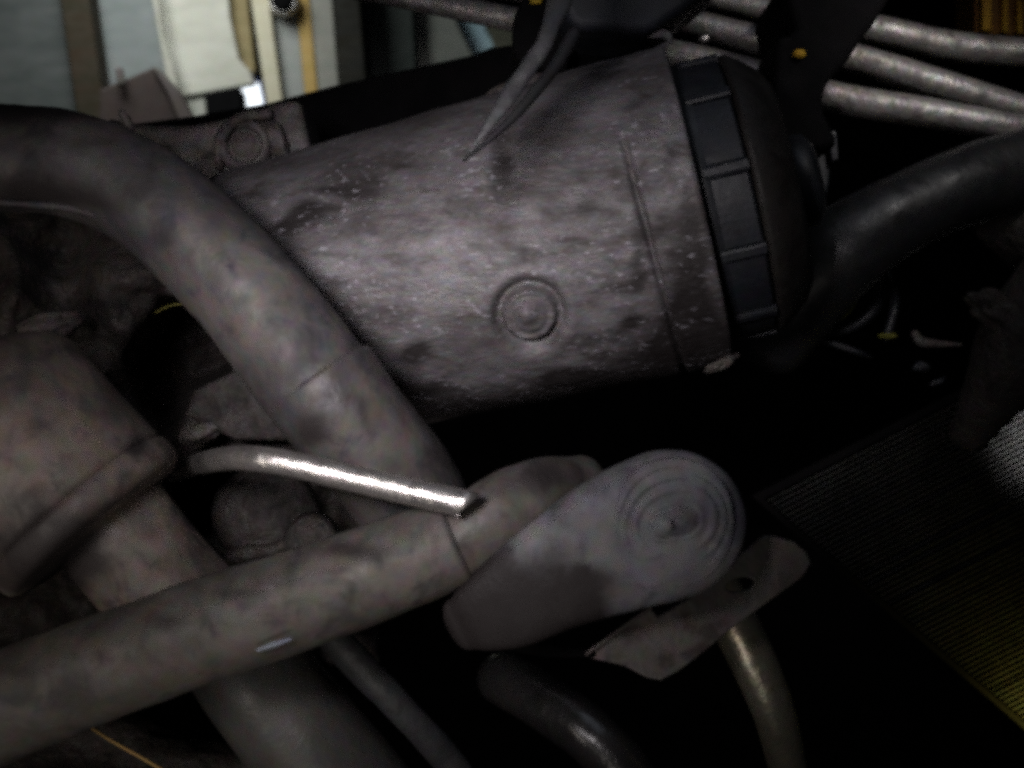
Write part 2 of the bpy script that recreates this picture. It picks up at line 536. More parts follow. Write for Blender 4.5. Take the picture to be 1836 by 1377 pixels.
# ------------------------------------------------------------------ motor
endR = P(1252, 369, -0.012)
endL = P(455, 560, 0.0158)
ax = (endR - endL).normalized()
LEN = (endR - endL).length
rR, rL = R(290, -0.012), R(254.5, 0.0158)
mot = thing("motor", "large dirty cast aluminium cylindrical motor with a round bolt boss on its side", "motor", endL)

oil_shade_spots = [(900, 290, 26, 60, .8), (1050, 370, 40, 26, .7), (1140, 420, 14, 120, .3), (745, 640, 36, 26, .9), (1020, 680, 46, 24, .9), (1130, 575, 30, 16, .7),  # oil stains, plus shade on the lower and right sides painted in
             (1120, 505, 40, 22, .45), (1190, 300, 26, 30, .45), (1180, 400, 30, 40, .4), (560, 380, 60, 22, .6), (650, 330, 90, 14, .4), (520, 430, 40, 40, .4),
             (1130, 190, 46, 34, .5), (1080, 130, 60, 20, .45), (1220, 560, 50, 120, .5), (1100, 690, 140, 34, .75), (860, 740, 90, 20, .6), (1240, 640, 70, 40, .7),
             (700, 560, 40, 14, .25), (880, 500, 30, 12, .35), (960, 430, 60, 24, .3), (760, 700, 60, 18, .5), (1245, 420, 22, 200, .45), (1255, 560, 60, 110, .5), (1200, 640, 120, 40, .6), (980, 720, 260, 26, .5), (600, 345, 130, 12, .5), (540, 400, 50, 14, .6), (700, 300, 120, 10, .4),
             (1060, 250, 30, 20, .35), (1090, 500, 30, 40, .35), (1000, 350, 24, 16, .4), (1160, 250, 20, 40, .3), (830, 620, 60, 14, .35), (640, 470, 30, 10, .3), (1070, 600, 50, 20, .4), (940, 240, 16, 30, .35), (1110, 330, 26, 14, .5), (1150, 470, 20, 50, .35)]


def to_px(v):
    s = K * (D0 + v.y) / D0
    return v.x / s + 918, 688.5 - v.z / s


def oil_shade_fn(v):
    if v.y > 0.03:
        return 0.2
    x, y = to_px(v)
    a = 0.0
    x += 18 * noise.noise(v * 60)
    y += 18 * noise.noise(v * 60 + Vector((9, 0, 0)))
    for cx, cy, rx, ry, s in oil_shade_spots:
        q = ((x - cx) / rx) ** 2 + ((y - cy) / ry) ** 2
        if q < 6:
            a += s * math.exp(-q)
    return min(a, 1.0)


def motor_disp(v, q, t, th):
    d = 0.0009 * noise.noise(v * 30) + 0.00025 * noise.noise(v * 110) + 0.00012 * noise.noise(v * 300)
    if v.y < 0.02:
        x, y = to_px(v)
        r = math.hypot(x - 950, (y - 565) / 1.0)
        if r < 100:
            d *= 0.5
            # recessed ring, raised inner pad
            d -= 0.0042 * math.exp(-((r - 56) / 9.0) ** 2)
            d += 0.0022 * math.exp(-((r - 78) / 12.0) ** 2) * 0.4
            if r < 44:
                d += 0.0012
            d -= 0.0014 * math.exp(-((r - 34) / 5.0) ** 2)
            d += 0.004 * math.exp(-(math.hypot(x - 945, y - 560) / 17.0) ** 2)
        # recess stamped above the boss
        q1 = ((x - 905) / 30) ** 2 + ((y - 310) / 55) ** 2
        d -= 0.0018 * math.exp(-q1 ** 2)
        # ring groove near the end, only on the lower side
        g = LEN - t
        gg = R(100 - (y - 245) * 0.03)
        if y > 235:
            d -= 0.0030 * math.exp(-((g - gg) / 0.0012) ** 2) * min(1, (y - 235) / 25)
    return d


prof = [(0.0, rL * 0.55), (0.001, rL * 0.8), (0.003, rL * 0.97), (0.006, rL)]
NS = 200
for i in range(1, NS + 1):
    t_ = 0.006 + (LEN - 0.010) * i / NS
    f = t_ / LEN
    r_ = rL + (rR - rL) * f
    prof.append((t_, r_))
prof += [(LEN - 0.0022, rR * 1.004), (LEN - 0.0008, rR * 1.0), (LEN, rR * 0.99), (LEN + 0.0002, rR * 0.86)]
lathe("housing", endL, ax, prof, M_CAST, mot, n=560, disp=motor_disp, attr_fn=oil_shade_fn)
# end cap: ribbed black pulley
prof = [(-0.004, R(245)), (0.004, R(247)), (0.006, R(243)), (0.022, R(240)), (0.023, R(232)), (0.024, R(180))]
cap = lathe("end_cap", endR, ax, prof, M_BLACK, mot, n=96)
U = ax.cross(Vector((0, 1, 0))).normalized()
V = ax.cross(U)
# U points up or down in the picture; build the ribs by angle about the axis, 0 = facing the camera
front = Vector((0, -1, 0))
front = (front - ax * front.dot(ax)).normalized()
down = ax.cross(front)
if down.z > 0:
    down = -down
rib_me = None
for k in range(11):
    th = math.radians(-38.5 + 32.7 * k)
    q = front * math.cos(th) + down * math.sin(th)
    tn = -front * math.sin(th) + down * math.cos(th)
    r0, r1 = R(236), R(250)
    hw = R(10)
    vs = []
    for t_ in (0.003, 0.023):
        for rr, ww in ((r0, hw), (r1 - R(3), hw), (r1, hw * 0.6), (r1, -hw * 0.6), (r1 - R(3), -hw), (r0, -hw)):
            vs.append(endR + ax * t_ + q * rr + tn * ww)
    fs = [(0, 1, 7, 6), (1, 2, 8, 7), (2, 3, 9, 8), (3, 4, 10, 9), (4, 5, 11, 10), (5, 0, 6, 11), (5, 4, 3, 2, 1, 0), (6, 7, 8, 9, 10, 11)]
    mesh_obj("rib", vs, fs, M_BLUEBLK, cap, smooth=False)
    # flat dusty pad between this rib and the next
    th2 = th + math.radians(16.35)
    vs, fs = [], []
    for a in range(9):
        tt = th2 + math.radians(-13.2 + 26.4 * a / 8)
        q = front * math.cos(tt) + down * math.sin(tt)
        for (t_, rr) in ((0.0045, R(238)), (0.005, R(244)), (0.0215, R(242)), (0.022, R(236))):
            vs.append(endR + ax * t_ + q * rr)
    for a in range(8):
        for j in range(3):
            fs.append((a * 4 + j, a * 4 + j + 1, a * 4 + j + 5, a * 4 + j + 4))
    fs.append((0, 1, 2, 3))
    fs.append((35, 34, 33, 32))
    mesh_obj("pad", vs, fs, M_BLUEBLK, cap, smooth=False)
prof = [(0.023, R(150)), (0.024, R(243)), (0.027, R(243)), (0.033, R(228)), (0.040, R(205)), (0.044, R(180)), (0.045, R(120))]
lathe("rim", endR, ax, prof, M_RUST, mot, n=96)
prof = [(0.042, R(60)), (0.044, R(85)), (0.054, R(80)), (0.058, R(60)), (0.058, R(10))]
lathe("hub", endR, ax, prof, M_BLACK, mot, n=64)
# mounting lug, upper left
lug = slab("mounting_lug", smooth_ring([(180, 225), (250, 222), (345, 222), (430, 205), (480, 188), (532, 180), (545, 215), (556, 260), (572, 300), (540, 400), (420, 420), (200, 400)], 3),
           0.02, 0.06, M_CASTDARK, mot, bevel=0.004, seg=4)
lathe("boss", P(440, 262, 0.02), (0, -1, 0), [(-0.002, R(52)), (0.004, R(50)), (0.007, R(45)), (0.007, R(33)), (0.003, R(30)), (0.002, R(28)), (0.005, R(22)), (0.006, R(5))], M_CASTDARK, lug, n=40)
blob("weld_bead", 495, 248, 0.018, 18, 34, 14, M_CASTDARK, lug, bump=0.5, ang=-0.4, sub=3, seed=3)
tube("cast_ridge", [(540, 305, 12, 0.015), (500, 325, 16, 0.0), (470, 345, 20, 0.0), (420, 330, 20, 0.01)], M_CASTDARK, lug, n=20, bump=0.001, bscale=80)
tube("cast_arch", [(392, 300, 8, 0.016), (395, 250, 10, 0.014), (430, 212, 10, 0.013), (480, 205, 10, 0.014)], M_CASTDARK, lug, n=16, bump=0.0008, bscale=80)
# casting lump on the top edge and small lug at the lower right
tube("cast_lump", [(858, 203, 16, -0.01), (900, 178, 24, -0.012), (960, 155, 24, -0.01), (1000, 150, 14, -0.006)], M_CASTDARK, mot, n=32, bump=0.0012, bscale=70)
blob("bolt_lug", 1294, 652, -0.035, 34, 10, 20, M_CASTDARK, mot, bump=0.4, ang=-0.45, sub=4, seed=5)

# ------------------------------------------------------------------ curved rubber hose
hose = thing("curved_hose", "thick dusty rubber hose arching from the left edge down across the motor", "hose", P(430, 500, -0.10))
HOSE_OIL_SHADE = [(60, 340, 130, 34, .7), (60, 205, 170, 26, .8), (20, 260, 60, 20, .4), (250, 330, 40, 30, .4), (150, 370, 90, 20, .5), (620, 720, 50, 26, .6), (560, 775, 40, 30, .8), (700, 840, 50, 30, .5), (500, 560, 26, 14, .4),  # grime patches, plus shade at the hose's left end painted in
            (560, 640, 40, 12, .35), (430, 540, 34, 20, .4), (300, 430, 40, 16, .4), (790, 820, 30, 50, .5), (640, 640, 16, 40, .4), (380, 400, 16, 60, .2), (480, 470, 60, 9, .35), (350, 350, 60, 8, .3), (660, 760, 14, 50, .5), (180, 250, 60, 9, .5), (270, 290, 10, 30, .3), (560, 600, 12, 60, .3)]
LOW_OIL = [(320, 1110, 60, 26, .7), (640, 985, 90, 22, .7), (200, 1180, 90, 18, .4), (430, 1060, 60, 14, .5), (90, 1250, 120, 16, .35), (830, 990, 30, 50, .6), (700, 1100, 60, 16, .3), (980, 850, 50, 40, .8), (900, 870, 40, 30, .4), (250, 1210, 40, 12, .3), (520, 1080, 50, 10, .4), (120, 1320, 80, 8, .4), (380, 1160, 40, 8, .3), (760, 1050, 14, 40, .4), (20, 1200, 60, 14, .5)]
NECK_OIL = [(180, 640, 60, 40, .4), (40, 640, 80, 26, .5), (30, 900, 60, 40, .6), (240, 800, 24, 12, .8), (120, 960, 80, 60, .8), (60, 1020, 120, 60, .9), (330, 900, 30, 60, .5), (280, 960, 30, 20, .4), (220, 850, 60, 14, .4)]
HP = [(-160, 268, 96, -0.10), (0, 282, 96, -0.10), (110, 292, 94, -0.10), (215, 330, 96, -0.10), (318, 402, 100, -0.105), (425, 505, 102, -0.11), (520, 618, 105, -0.112),
      (590, 712, 106, -0.112)]
tube("hose_wall", HP, M_HOSE, hose, n=72, sub=24, bump=0.0007, bscale=45, lumps=0.0022, seed=2, oil_shade=HOSE_OIL_SHADE)
tube("sleeve", [(574, 685, 108, -0.112), (610, 738, 108, -0.112), (670, 810, 104, -0.108), (722, 882, 104, -0.10), (760, 950, 96, -0.09)], M_HOSE, hose, n=72, sub=20,
     bump=0.0008, bscale=40, caps='soft', lumps=0.0025, seed=4, oil_shade=HOSE_OIL_SHADE)
tube("molding_seam", [(-100, 356, 6, -0.112), (20, 364, 6, -0.112), (130, 374, 7, -0.112), (225, 404, 10, -0.114), (290, 450, 7, -0.114), (350, 515, 5, -0.114)], M_HOSE, hose, n=12, sub=10,
     bump=0.0004, bscale=90)
blob("rubber_tag", 226, 214, -0.10, 9, 22, 9, M_HOSE, hose, bump=0.4, ang=-0.5, sub=2, seed=1)

# ------------------------------------------------------------------ engine block behind the hoses
bx0, bx1, by0, by1, st = -140, 680, 330, 1200, 7
nx, ny = int((bx1 - bx0) / st) + 1, int((by1 - by0) / st) + 1
pocket = [(232, 640), (300, 545), (345, 548), (395, 590), (436, 642), (420, 668), (330, 705), (300, 770), (265, 730)]
pocket2 = [(310, 840), (400, 850), (450, 860), (390, 900), (365, 960), (330, 930)]


pocket3 = [(-160, 960), (90, 965), (150, 1010), (200, 1110), (240, 1230), (-160, 1230)]


def inside(x, y, poly):
    c = False
    j = len(poly) - 1
    for i in range(len(poly)):
        xi, yi = poly[i]
        xj, yj = poly[j]
        if (yi > y) != (yj > y) and x < (xj - xi) * (y - yi) / (yj - yi) + xi:
            c = not c
        j = i
    return c


verts, faces = [], []
for j in range(ny):
    for i in range(nx):
        x, y = bx0 + i * st, by0 + j * st
        q = Vector((x / 130, y / 130, 0.3))
        d = -0.02 + 0.030 * noise.noise(q) + 0.010 * noise.noise(q * 2.3) + 0.0025 * noise.noise(q * 6) + 0.0006 * noise.noise(q * 17)
        d += 0.012 * (1 if (x * 0.35 + y) > 740 else 0) * 0.5
        fr = sum(inside(x + 7 * ii, y + 7 * jj, pocket) or inside(x + 7 * ii, y + 7 * jj, pocket2) or inside(x + 7 * ii, y + 7 * jj, pocket3) for ii in (-2, -1, 0, 1, 2) for jj in (-2, -1, 0, 1, 2)) / 25.0
        d += 0.14 * fr
        verts.append(P(x, y, d))
for j in range(ny - 1):
    for i in range(nx - 1):
        x, y = bx0 + (i + .5) * st, by0 + (j + .5) * st
        a = j * nx + i
        faces.append((a, a + nx, a + nx + 1, a + 1))
eng = thing("engine_block", "oily dark brown engine casting with a black opening behind the curved hose", "engine", P(250, 700, 0.0))
bl = mesh_obj("casting", verts, faces, M_BLOCK, eng)
md = bl.modifiers.new("thickness", 'SOLIDIFY')
md.thickness = 0.012
md.offset = -1
lathe("round_cover", P(478, 925, -0.03), (0.1, -1, 0.05), [(-0.01, R(92)), (0.006, R(90)), (0.012, R(80)), (0.016, R(55)), (0.017, R(10))], M_BLOCK, eng, n=64,
      disp=lambda v, q, t, th: 0.002 * noise.noise(v * 60))
tube("cover_lip", [(395, 1005, 12, -0.05), (450, 990, 14, -0.055), (500, 980, 12, -0.055), (550, 940, 10, -0.055)], M_BLOCK, eng, n=20, bump=0.0006, bscale=90)
lathe("plug", P(560, 968, -0.05), (0, -1, 0), [(-0.004, R(46)), (0.006, R(44)), (0.009, R(38)), (0.010, R(8))], M_BLOCK, eng, n=48)
blob("cast_rib", 365, 772, -0.045, 48, 18, 20, M_CASTDARK, eng, bump=0.25, ang=-0.4, seed=9)
blob("cast_rib", 90, 585, -0.05, 60, 26, 26, M_CASTDARK, eng, bump=0.25, ang=-0.2, seed=17)
slab("machined_face", [(345, 700), (440, 655), (470, 690), (540, 770), (515, 790), (420, 790), (330, 745)], -0.05, 0.02, M_BLOCK, eng, bevel=0.003)
tag(tube("yellow_wire", [(280, 560, 2.5, -0.06), (305, 548, 2.5, -0.062), (330, 545, 2.5, -0.062)], wood("yellow_insulation", (0.06, 0.055, 0.01), (0.09, 0.08, 0.015), 0), n=8, sub=6),
    "tiny yellow wire over the black opening in the engine casting", "wire")

# ------------------------------------------------------------------ flanged neck at the left
axn = Vector((0.66, 0.0, -0.75)).normalized()
neck = thing("flanged_housing", "dusty brown domed housing with a flange at the left edge", "housing", P(57, 815, -0.12))


def ndisp(v, q, t, th):
    return 0.0009 * noise.noise(v * 40) + 0.0016 * noise.noise(v * 18 + Vector((4, 0, 0)))


k_ = R(1, -0.12)
prof = [(-215, 8), (-212, 40), (-203, 80), (-188, 115), (-165, 150), (-140, 175), (-110, 188)] + [(-110 + 20 * i, 189) for i in range(1, 12)] + [(125, 186)]
lathe("dome", P(57, 815, -0.12), axn, [(a * k_, b * k_) for a, b in prof], M_NECK, neck, n=120, disp=ndisp, attr_fn=lambda v: spot_fn(v, NECK_OIL))
prof = [(118, 150), (121, 184), (126, 191), (136, 194), (158, 194), (170, 189), (178, 177), (181, 140)]
fl = lathe("flange", P(57, 815, -0.12), axn, [(a * k_, b * k_) for a, b in prof], M_NECK, neck, n=120, disp=ndisp, attr_fn=lambda v: spot_fn(v, NECK_OIL))
prof = [(150, 90), (160, 111)] + [(170 + 15 * i, 112 - 0.2 * i) for i in range(0, 20)] + [(462, 80)]
lathe("spigot", P(72, 802, -0.11), axn, [(a * k_, b * k_) for a, b in prof], M_NECK, neck, n=120, disp=lambda v, q, t, th: 2 * ndisp(v, q, t, th), attr_fn=lambda v: spot_fn(v, NECK_OIL))

# ------------------------------------------------------------------ lower hose
lh = thing("lower_hose", "thick dusty rubber hose crossing the lower left corner towards the tensioner arm", "hose", P(400, 1120, -0.13))
tube("hose_wall", [(-170, 1345, 100, -0.14), (0, 1270, 100, -0.14), (200, 1192, 94, -0.14), (400, 1120, 90, -0.14), (600, 1052, 88, -0.14), (740, 1000, 84, -0.142), (812, 968, 82, -0.142)],
     M_HOSE2, lh, n=72, sub=20, bump=0.0007, bscale=40, lumps=0.0022, caps='soft', seed=8, oil_shade=LOW_OIL)
tube("cuff", [(790, 985, 66, -0.142), (860, 945, 70, -0.142), (925, 905, 74, -0.138), (985, 878, 68, -0.13), (1040, 862, 52, -0.12)], M_HOSE2, lh, n=64, sub=18, bump=0.0009, bscale=45, lumps=0.003, seed=11, oil_shade=LOW_OIL)

tube("scuff", [(462, 1166, 3, -0.1605), (490, 1156, 5, -0.1612), (520, 1146, 3, -0.1612)], grime("pale_scuff", (0.16, 0.18, 0.22), (0.20, 0.22, 0.27)), lh, n=12, sub=6, flat=0.4)

# ------------------------------------------------------------------ tensioner arm with pressed rings
arm = thing("tensioner_arm", "grey teardrop shaped arm with concentric pressed rings on its round end", "arm", P(1195, 945, -0.155))
ARM_OIL_SHADE = [(870, 1105, 170, 110, 1.1), (1000, 1085, 100, 80, .6), (1010, 1110, 80, 30, .5), (1050, 960, 16, 60, .3), (1090, 1040, 60, 30, .35), (1240, 905, 60, 12, .15), (1120, 900, 30, 50, .25)]  # oil stains, plus shade beside the lower hose painted at lower left
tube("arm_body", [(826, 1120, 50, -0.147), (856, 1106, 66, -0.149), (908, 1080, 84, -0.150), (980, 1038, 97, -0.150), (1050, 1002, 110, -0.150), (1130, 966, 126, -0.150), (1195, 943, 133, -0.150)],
     M_ARM, arm, n=120, sub=20, flat=0.42, boxy=3.2, bump=0.0005, bscale=50, lumps=0.0015, capn=14, oil_shade=ARM_OIL_SHADE)
prof = []
for i in range(0, 81):
    r = 114 * (1 - i / 80)
    fade = min(1, (114 - r) / 16)
    h = 0.0016 * (1 - (r / 114) ** 2) + fade * 0.00034 * math.cos(r * 2 * math.pi / 21.0 + 0.9 * math.sin(r * 0.06)) * (1 if r > 30 else 0)
    if r < 36:
        h += 0.0034 * math.cos(r / 36 * math.pi / 2)
    prof.append((h, max(R(r, -0.17), 1e-5)))


def ring_disp(v, q, t, th):
    return 0.0022 * math.sin(th * 2 + 1) * max(0.0, min(1, t / 0.0008)) + 0.0022 * noise.noise(v * 35)


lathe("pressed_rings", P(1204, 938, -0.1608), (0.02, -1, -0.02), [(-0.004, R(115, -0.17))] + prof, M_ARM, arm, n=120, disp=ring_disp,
      attr_fn=lambda v: spot_fn(v, ARM_OIL_SHADE))

# ------------------------------------------------------------------ bracket plate
br = thing("bracket", "flat oily steel bracket plate with a rounded end and oval hole under the arm", "bracket", P(1300, 1080, -0.12))
slab("plate", [(1368, 962), (1385, 960), (1425, 972), (1446, 990), (1455, 1010), (1440, 1035), (1310, 1130), (1252, 1178), (1215, 1205), (1185, 1221), (1160, 1216), (1120, 1195), (1042, 1177), (1110, 1130),
               (1166, 1090), (1180, 1106), (1232, 1076), (1310, 1010)], -0.115, 0.004, M_BRACK, br,
     holes=[ellipse(1327, 1049, 25, 12, -0.25)], bevel=0.0009)
tube("folded_edge", [(1052, 1172, 4, -0.118), (1112, 1128, 4, -0.119), (1166, 1090, 4, -0.119)], M_BRACK, br, n=12, sub=6)
tag(tube("brace_strip", [(890, 1150, 12, -0.125), (980, 1166, 10, -0.12), (1060, 1172, 8, -0.115), (1100, 1180, 8, -0.108)], M_VOID, n=24, flat=0.5, bump=0.0006, bscale=60),
    "dark strip under the arm reaching to the bracket plate", "strip")

# ------------------------------------------------------------------ pipes
tag(tube("steel_rod", [(310, 850, 16, -0.03), (350, 834, 19, -0.08), (400, 823, 21, -0.128), (450, 822, 23, -0.148), (520, 832, 23, -0.154), (650, 862, 24, -0.157), (760, 887, 24, -0.160), (836, 904, 25, -0.1625)],
         M_STEEL, n=48, sub=14, bump=0.0002, bscale=150, caps="cut"),
    "brightly shining bare steel pipe crossing in front of the curved hose", "pipe")
tag(tube("steel_elbow", [(1270, 1020, 40, -0.06), (1308, 1100, 42, -0.06), (1350, 1185, 42, -0.06), (1388, 1280, 38, -0.055), (1415, 1390, 34, -0.04), (1430, 1480, 34, -0.03)],
         M_BRASS, n=48, sub=14, bump=0.0003, bscale=120),
    "yellowish metal pipe curving down from beneath the bracket plate", "pipe")
tag(tube("black_elbow", [(900, 1215, 48, 0.0), (980, 1262, 50, -0.02), (1060, 1322, 50, -0.035), (1130, 1400, 50, -0.04), (1160, 1480, 50, -0.04)],
         grime("glossy_black_hose", (0.012, 0.012, 0.012), (0.022, 0.02, 0.02), None, rough=(0.25, 0.4), scale=20, fine=300, bump=0.4, coat=0.6), n=48, bump=0.0004, bscale=120),
    "black hose at the bottom centre with a small glossy highlight", "hose")
tag(tube("wide_black_hose", [(350, 1060, 105, -0.03), (440, 1190, 106, -0.035), (540, 1320, 108, -0.04), (650, 1460, 110, -0.04)], M_WIDEHOSE, n=64, bump=0.0006, bscale=50, lumps=0.002),
    "wide dark hose passing beneath the lower dusty hose", "hose")
tag(tube("thin_black_hose", [(560, 1100, 30, -0.05), (630, 1178, 30, -0.05), (710, 1262, 28, -0.045), (800, 1360, 28, -0.03), (860, 1440, 28, -0.02)], M_STRAP, n=32, bump=0.0006, bscale=70, flat=0.7),
    "narrow grey black hose beside the wide dark hose at the bottom", "hose")
tag(tube("brass_wire", [(120, 1275, 3, -0.10), (190, 1322, 3, -0.10), (260, 1362, 3, -0.10), (340, 1410, 3, -0.10)], wood("copper_insulation", (0.35, 0.22, 0.08), (0.4, 0.26, 0.1), 0), n=10, sub=8),
    "thin copper coloured wire in the bottom left corner", "wire")
blob_o = blob("bottom_casting", 150, 1420, 0.02, 330, 110, 120, M_BLOCK, bump=0.5, seed=21)
tag(blob_o, "oily dark casting in the bottom left corner under the hose", "casting")

G_P = "long steel pipes along the top right"
tag(tube("long_pipe", [(560, -40, 20, 0.09), (720, -6, 20, 0.09), (920, 35, 22, 0.08), (1190, 92, 24, 0.07), (1390, 140, 25, 0.06), (1500, 175, 27, 0.05), (1650, 200, 27, 0.05), (1800, 226, 26, 0.05), (1900, 240, 26, 0.06)],
         M_PIPE, n=40, bump=0.0003, bscale=90), "lowest of the long steel pipes, passing just above the motor's right end", "pipe", G_P)
tag(tube("long_pipe", [(700, -60, 20, 0.12), (920, -20, 20, 0.12), (1080, 8, 22, 0.11), (1190, 30, 24, 0.10), (1400, 80, 25, 0.09), (1530, 105, 26, 0.08), (1680, 150, 27, 0.08), (1836, 196, 24, 0.08), (1950, 226, 24, 0.08)],
         M_PIPE, n=40, bump=0.0003, bscale=90), "middle one of the long steel pipes, dipping towards the right edge", "pipe", G_P)
tag(tube("long_pipe", [(1100, -40, 20, 0.14), (1260, -8, 20, 0.14), (1430, 30, 22, 0.13), (1570, 52, 25, 0.12), (1700, 82, 27, 0.12), (1836, 96, 27, 0.12), (1950, 100, 27, 0.12)],
         M_PIPE, n=40, bump=0.0003, bscale=90), "uppermost of the long steel pipes at the top right", "pipe", G_P)
tag(tube("thin_pipe", [(640, -8, 9, 0.10), (760, 12, 9, 0.10), (900, 42, 10, 0.10), (1000, 66, 10, 0.10)], M_CASTDARK, n=20, bump=0.0003, bscale=90),
    "thin dark pipe under the steel pipes, above the pale blue panel", "pipe")
clp = thing("pipe_clamp", "black clamp block holding the long steel pipes at the top right", "clamp", P(1460, 110, 0.04))
slab("block", smooth_ring([(1395, 70), (1425, 52), (1415, -50), (1600, -50), (1575, 30), (1545, 70), (1520, 110), (1484, 150), (1478, 200), (1500, 260), (1400, 262), (1384, 190), (1392, 130)], 3),
     0.0, 0.12, M_VOID, clp, bevel=0.004)
blob("yellow_cap", 1434, 97, -0.002, 12, 8, 8, wood("yellow_plastic", (0.30, 0.18, 0.012), (0.36, 0.22, 0.015), 0), clp, bump=0.2, sub=3)
cl2 = thing("pipe_clip", "black clip round the pipes behind the rubber strap", "clip", P(960, 70, 0.03))
slab("clip_band", smooth_ring([(918, 50), (930, 10), (960, -40), (1010, -40), (1050, 60), (1020, 100), (1010, 130), (930, 110)], 3), 0.02, 0.09, M_VOID, cl2, bevel=0.003)
blob("yellow_mark", 962, 2, 0.015, 12, 6, 6, wood("yellow_mark_paint", (0.35, 0.24, 0.02), (0.4, 0.28, 0.03), 0), cl2, bump=0.2, sub=2)
tag(slab("dark_housing", smooth_ring([(1010, -60), (1290, -60), (1235, 10), (1200, 34), (1160, 56), (1090, 52), (1022, 42)], 3), -0.02, 0.06,
         grime("blue_black_plastic", (0.008, 0.010, 0.014), (0.014, 0.017, 0.024), None, rough=(0.5, 0.7), bump=0.2), bevel=0.005, seg=4),
    "dark blue black plastic housing at the top centre beside the strap", "housing")
tag(tube("metal_clip", [(1105, 52, 7, 0.0), (1160, 60, 8, -0.005), (1194, 62, 8, -0.01), (1202, 76, 5, -0.008)], M_ARM, n=20),
    "small pale metal clip at the top corner of the motor", "clip")
tag(blob("brass_nut", 1262, 70, 0.045, 10, 6, 6, M_STEEL, bump=0.5, sub=3, seed=7), "tiny shiny nut between the two long steel pipes", "nut")
yb = thing("yellow_block", "ribbed orange yellow plastic block in the top right corner", "block", P(1800, 30, 0.2))
M_YEL = wood("yellow_block_plastic", (0.50, 0.26, 0.03), (0.60, 0.34, 0.04), 0)
slab("body", [(1748, -60), (1790, -60), (1870, 40), (1870, 68), (1748, 60)], 0.20, 0.04, wood("brown_block_plastic", (0.18, 0.08, 0.02), (0.26, 0.13, 0.03), 0), yb, bevel=0.002)
slab("rib", [(1762, -55), (1778, -55), (1778, 55), (1762, 54)], 0.192, 0.01, M_YEL, yb, bevel=0.001)
slab("rib", [(1798, -40), (1808, -30), (1808, 58), (1798, 57)], 0.194, 0.01, M_YEL, yb, bevel=0.001)
slab("rib", [(1824, -5), (1834, 6), (1834, 60), (1824, 59)], 0.194, 0.01, M_YEL, yb, bevel=0.001)

# rubber strap hanging in front of the motor
sp = thing("rubber_strap", "worn black rubber strap tapering to a point in front of the motor", "strap", P(930, 150, -0.12))
tube("strap_band", [(1016, -60, 22, -0.11), (1003, 0, 20, -0.115), (983, 60, 17, -0.12), (950, 118, 17, -0.12), (912, 172, 15, -0.12), (878, 222, 9, -0.12), (852, 258, 4, -0.12)],
     M_STRAP, sp, n=40, sub=12, flat=0.35, bump=0.0014, bscale=75, seed=5)
tube("strap_cord", [(1030, 60, 12, -0.112), (1000, 112, 12, -0.118), (965, 158, 11, -0.125), (925, 205, 9, -0.13), (880, 248, 6, -0.132), (832, 287, 3, -0.132)],
     grime("black_rubber_cord", (0.012, 0.012, 0.014), (0.02, 0.02, 0.022), None, rough=(0.6, 0.8), bump=0.2, spec=0.3), sp, n=24, sub=10, bump=0.0003, bscale=90)

# ------------------------------------------------------------------ right hand side
tag(tube("large_black_hose", [(1385, 600, 70, 0.05), (1440, 520, 78, 0.03), (1510, 450, 80, 0.02), (1610, 385, 74, 0.02), (1720, 335, 70, 0.03), (1850, 300, 70, 0.05), (1960, 290, 70, 0.06)],
         M_DARKHOSE, n=64, sub=16, bump=0.0007, bscale=45, lumps=0.003, seed=13),
    "large blue black hose rising from the motor's pulley to the right edge", "hose")
con = thing("connector", "black electrical connector between the motor's pulley and the long pipes", "connector", P(1440, 290, 0.05))
slab("shell", smooth_ring([(1385, 232), (1440, 228), (1478, 240), (1490, 300), (1480, 360), (1440, 400), (1400, 390)], 2), 0.05, 0.04, M_BLACK, con, bevel=0.003)
slab("latch", [(1482, 232), (1500, 236), (1504, 285), (1492, 290)], 0.045, 0.01, M_BLUEBLK, con, bevel=0.001)
slab("collar", [(1405, 318), (1455, 312), (1462, 336), (1412, 345)], 0.042, 0.01, M_BLUEBLK, con, bevel=0.002)
tag(blob("right_casting", 1860, 360, 0.06, 110, 120, 90, M_BLOCK, bump=0.25, seed=31), "dark rusty casting at the right edge below the pipes", "casting")
st_ = thing("starter_casting", "brownish rounded casting at the right edge above the radiator", "casting", P(1800, 640, 0.02))
tube("barrel", [(1740, 770, 40, 0.06), (1790, 690, 62, 0.04), (1840, 600, 78, 0.03), (1900, 500, 80, 0.03)], M_BLOCK, st_, n=48, bump=0.0012, bscale=45, lumps=0.004, seed=3)
blob("ear", 1790, 560, 0.02, 60, 30, 26, M_BLOCK, st_, bump=0.5, ang=0.5, seed=33)
sc_ = thing("spring_clip", "small bare metal spring clip above the radiator's corner", "clip", P(1670, 615, 0.03))
tube("prong", [(1640, 598, 7, 0.03), (1652, 612, 9, 0.03), (1680, 616, 7, 0.03), (1722, 618, 3, 0.03)], M_CASTDARK, sc_, n=16, sub=8)
blob("tab", 1652, 658, 0.03, 16, 9, 8, M_BLUEBLK, sc_, bump=0.4, sub=3, seed=2)
blob("tab", 1682, 684, 0.03, 16, 6, 8, M_BLUEBLK, sc_, bump=0.4, ang=-0.4, sub=3, seed=4)
har = thing("wire_bundle", "thin dark wires with a yellow green strand under the black hose", "wires", P(1520, 560, 0.04))
M_YG = wood("yellow_green_insulation", (0.10, 0.12, 0.02), (0.15, 0.16, 0.03), 0)
tube("strand", [(1480, 590, 3, 0.04), (1510, 570, 3, 0.04), (1532, 545, 3.5, 0.04), (1538, 515, 3, 0.045), (1540, 470, 3, 0.06)], M_YG, har, n=10)
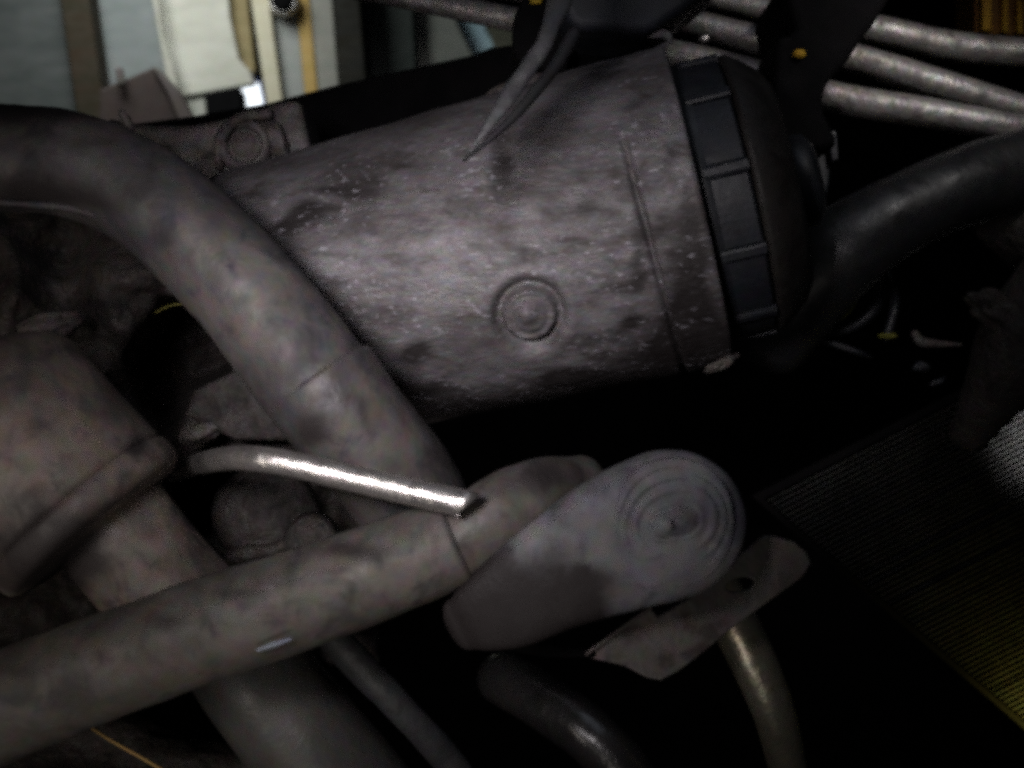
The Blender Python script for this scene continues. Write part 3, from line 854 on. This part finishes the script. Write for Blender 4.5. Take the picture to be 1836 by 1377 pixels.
tube("strand", [(1470, 600, 7, 0.05), (1530, 585, 9, 0.05), (1570, 550, 10, 0.05), (1578, 500, 9, 0.06), (1560, 450, 9, 0.07)], M_BLACK, har, n=16)
tube("strand", [(1590, 605, 8, 0.05), (1602, 560, 8, 0.05), (1604, 520, 8, 0.06), (1580, 460, 8, 0.07)], M_BLUEBLK, har, n=16)
tube("strand", [(1440, 598, 5, 0.05), (1490, 615, 6, 0.05), (1540, 632, 5, 0.05), (1560, 640, 4, 0.06)], M_BLUEBLK, har, n=12)
blob("crimp", 1594, 602, 0.045, 18, 5, 8, wood("yellow_crimp", (0.09, 0.09, 0.015), (0.13, 0.125, 0.02), 0), har, bump=0.3, sub=3)

# radiator core
rad = thing("radiator", "black radiator core with fine slanted fins in the lower right corner", "radiator", P(1600, 1050, 0.14))
u = Vector((0.89, -0.454))
v_ = Vector((0.76, 0.65))
O = Vector((1372, 893))


def RP(a, b, off=0.0):
    q = O + u * a + v_ * b
    return P(q.x, q.y, 0.12 + 0.00016 * a - 0.00004 * b + off)


def boxrun(vs, fs, a0, a1, b0, b1, o0, o1):
    i = len(vs)
    for off in (o0, o1):
        vs += [RP(a0, b0, off), RP(a1, b0, off), RP(a1, b1, off), RP(a0, b1, off)]
    fs += [(i, i + 1, i + 2, i + 3), (i + 7, i + 6, i + 5, i + 4), (i, i + 4, i + 5, i + 1), (i + 1, i + 5, i + 6, i + 2), (i + 2, i + 6, i + 7, i + 3), (i + 3, i + 7, i + 4, i)]


vs, fs = [], []
boxrun(vs, fs, -3, 640, -16, 0, 0.0, 0.02)
mesh_obj("side_plate", vs, fs, M_VOID, rad, smooth=False)
vs, fs = [], []
boxrun(vs, fs, -14, -3, -14, 900, 0.004, 0.02)
mesh_obj("header", vs, fs, M_VOID, rad, smooth=False)
pitch = 10.5
for i in range(82):
    vs, fs = [], []
    b = 6 + i * pitch
    boxrun(vs, fs, 0, 640, b, b + 3, -0.0014 + 0.0016 * random.random(), 0.018)
    mesh_obj("tube", vs, fs, M_FIN, rad, smooth=False)
vs, fs = [], []
for i in range(82):
    b0, b1 = 6 + i * pitch + 3, 6 + (i + 1) * pitch
    a = random.random() * 3
    up = 0
    while a < 636:
        step = 4.2 + random.uniform(-0.7, 0.7)
        k = len(vs)
        ba, bb = (b0, b1) if up else (b1, b0)
        jit = random.uniform(-0.0006, 0.0010)
        vs += [RP(a, ba, jit), RP(a + step, bb, jit), RP(a + step, bb, 0.016), RP(a, ba, 0.016)]
        fs.append((k, k + 1, k + 2, k + 3))
        up = 1 - up
        a += step
f = mesh_obj("fins", vs, fs, M_FIN, rad, smooth=False)
f["kind"] = "stuff"
vs, fs = [], []
boxrun(vs, fs, -14, 660, -16, 900, 0.021, 0.024)
mesh_obj("backing", vs, fs, M_VOID, rad, smooth=False)
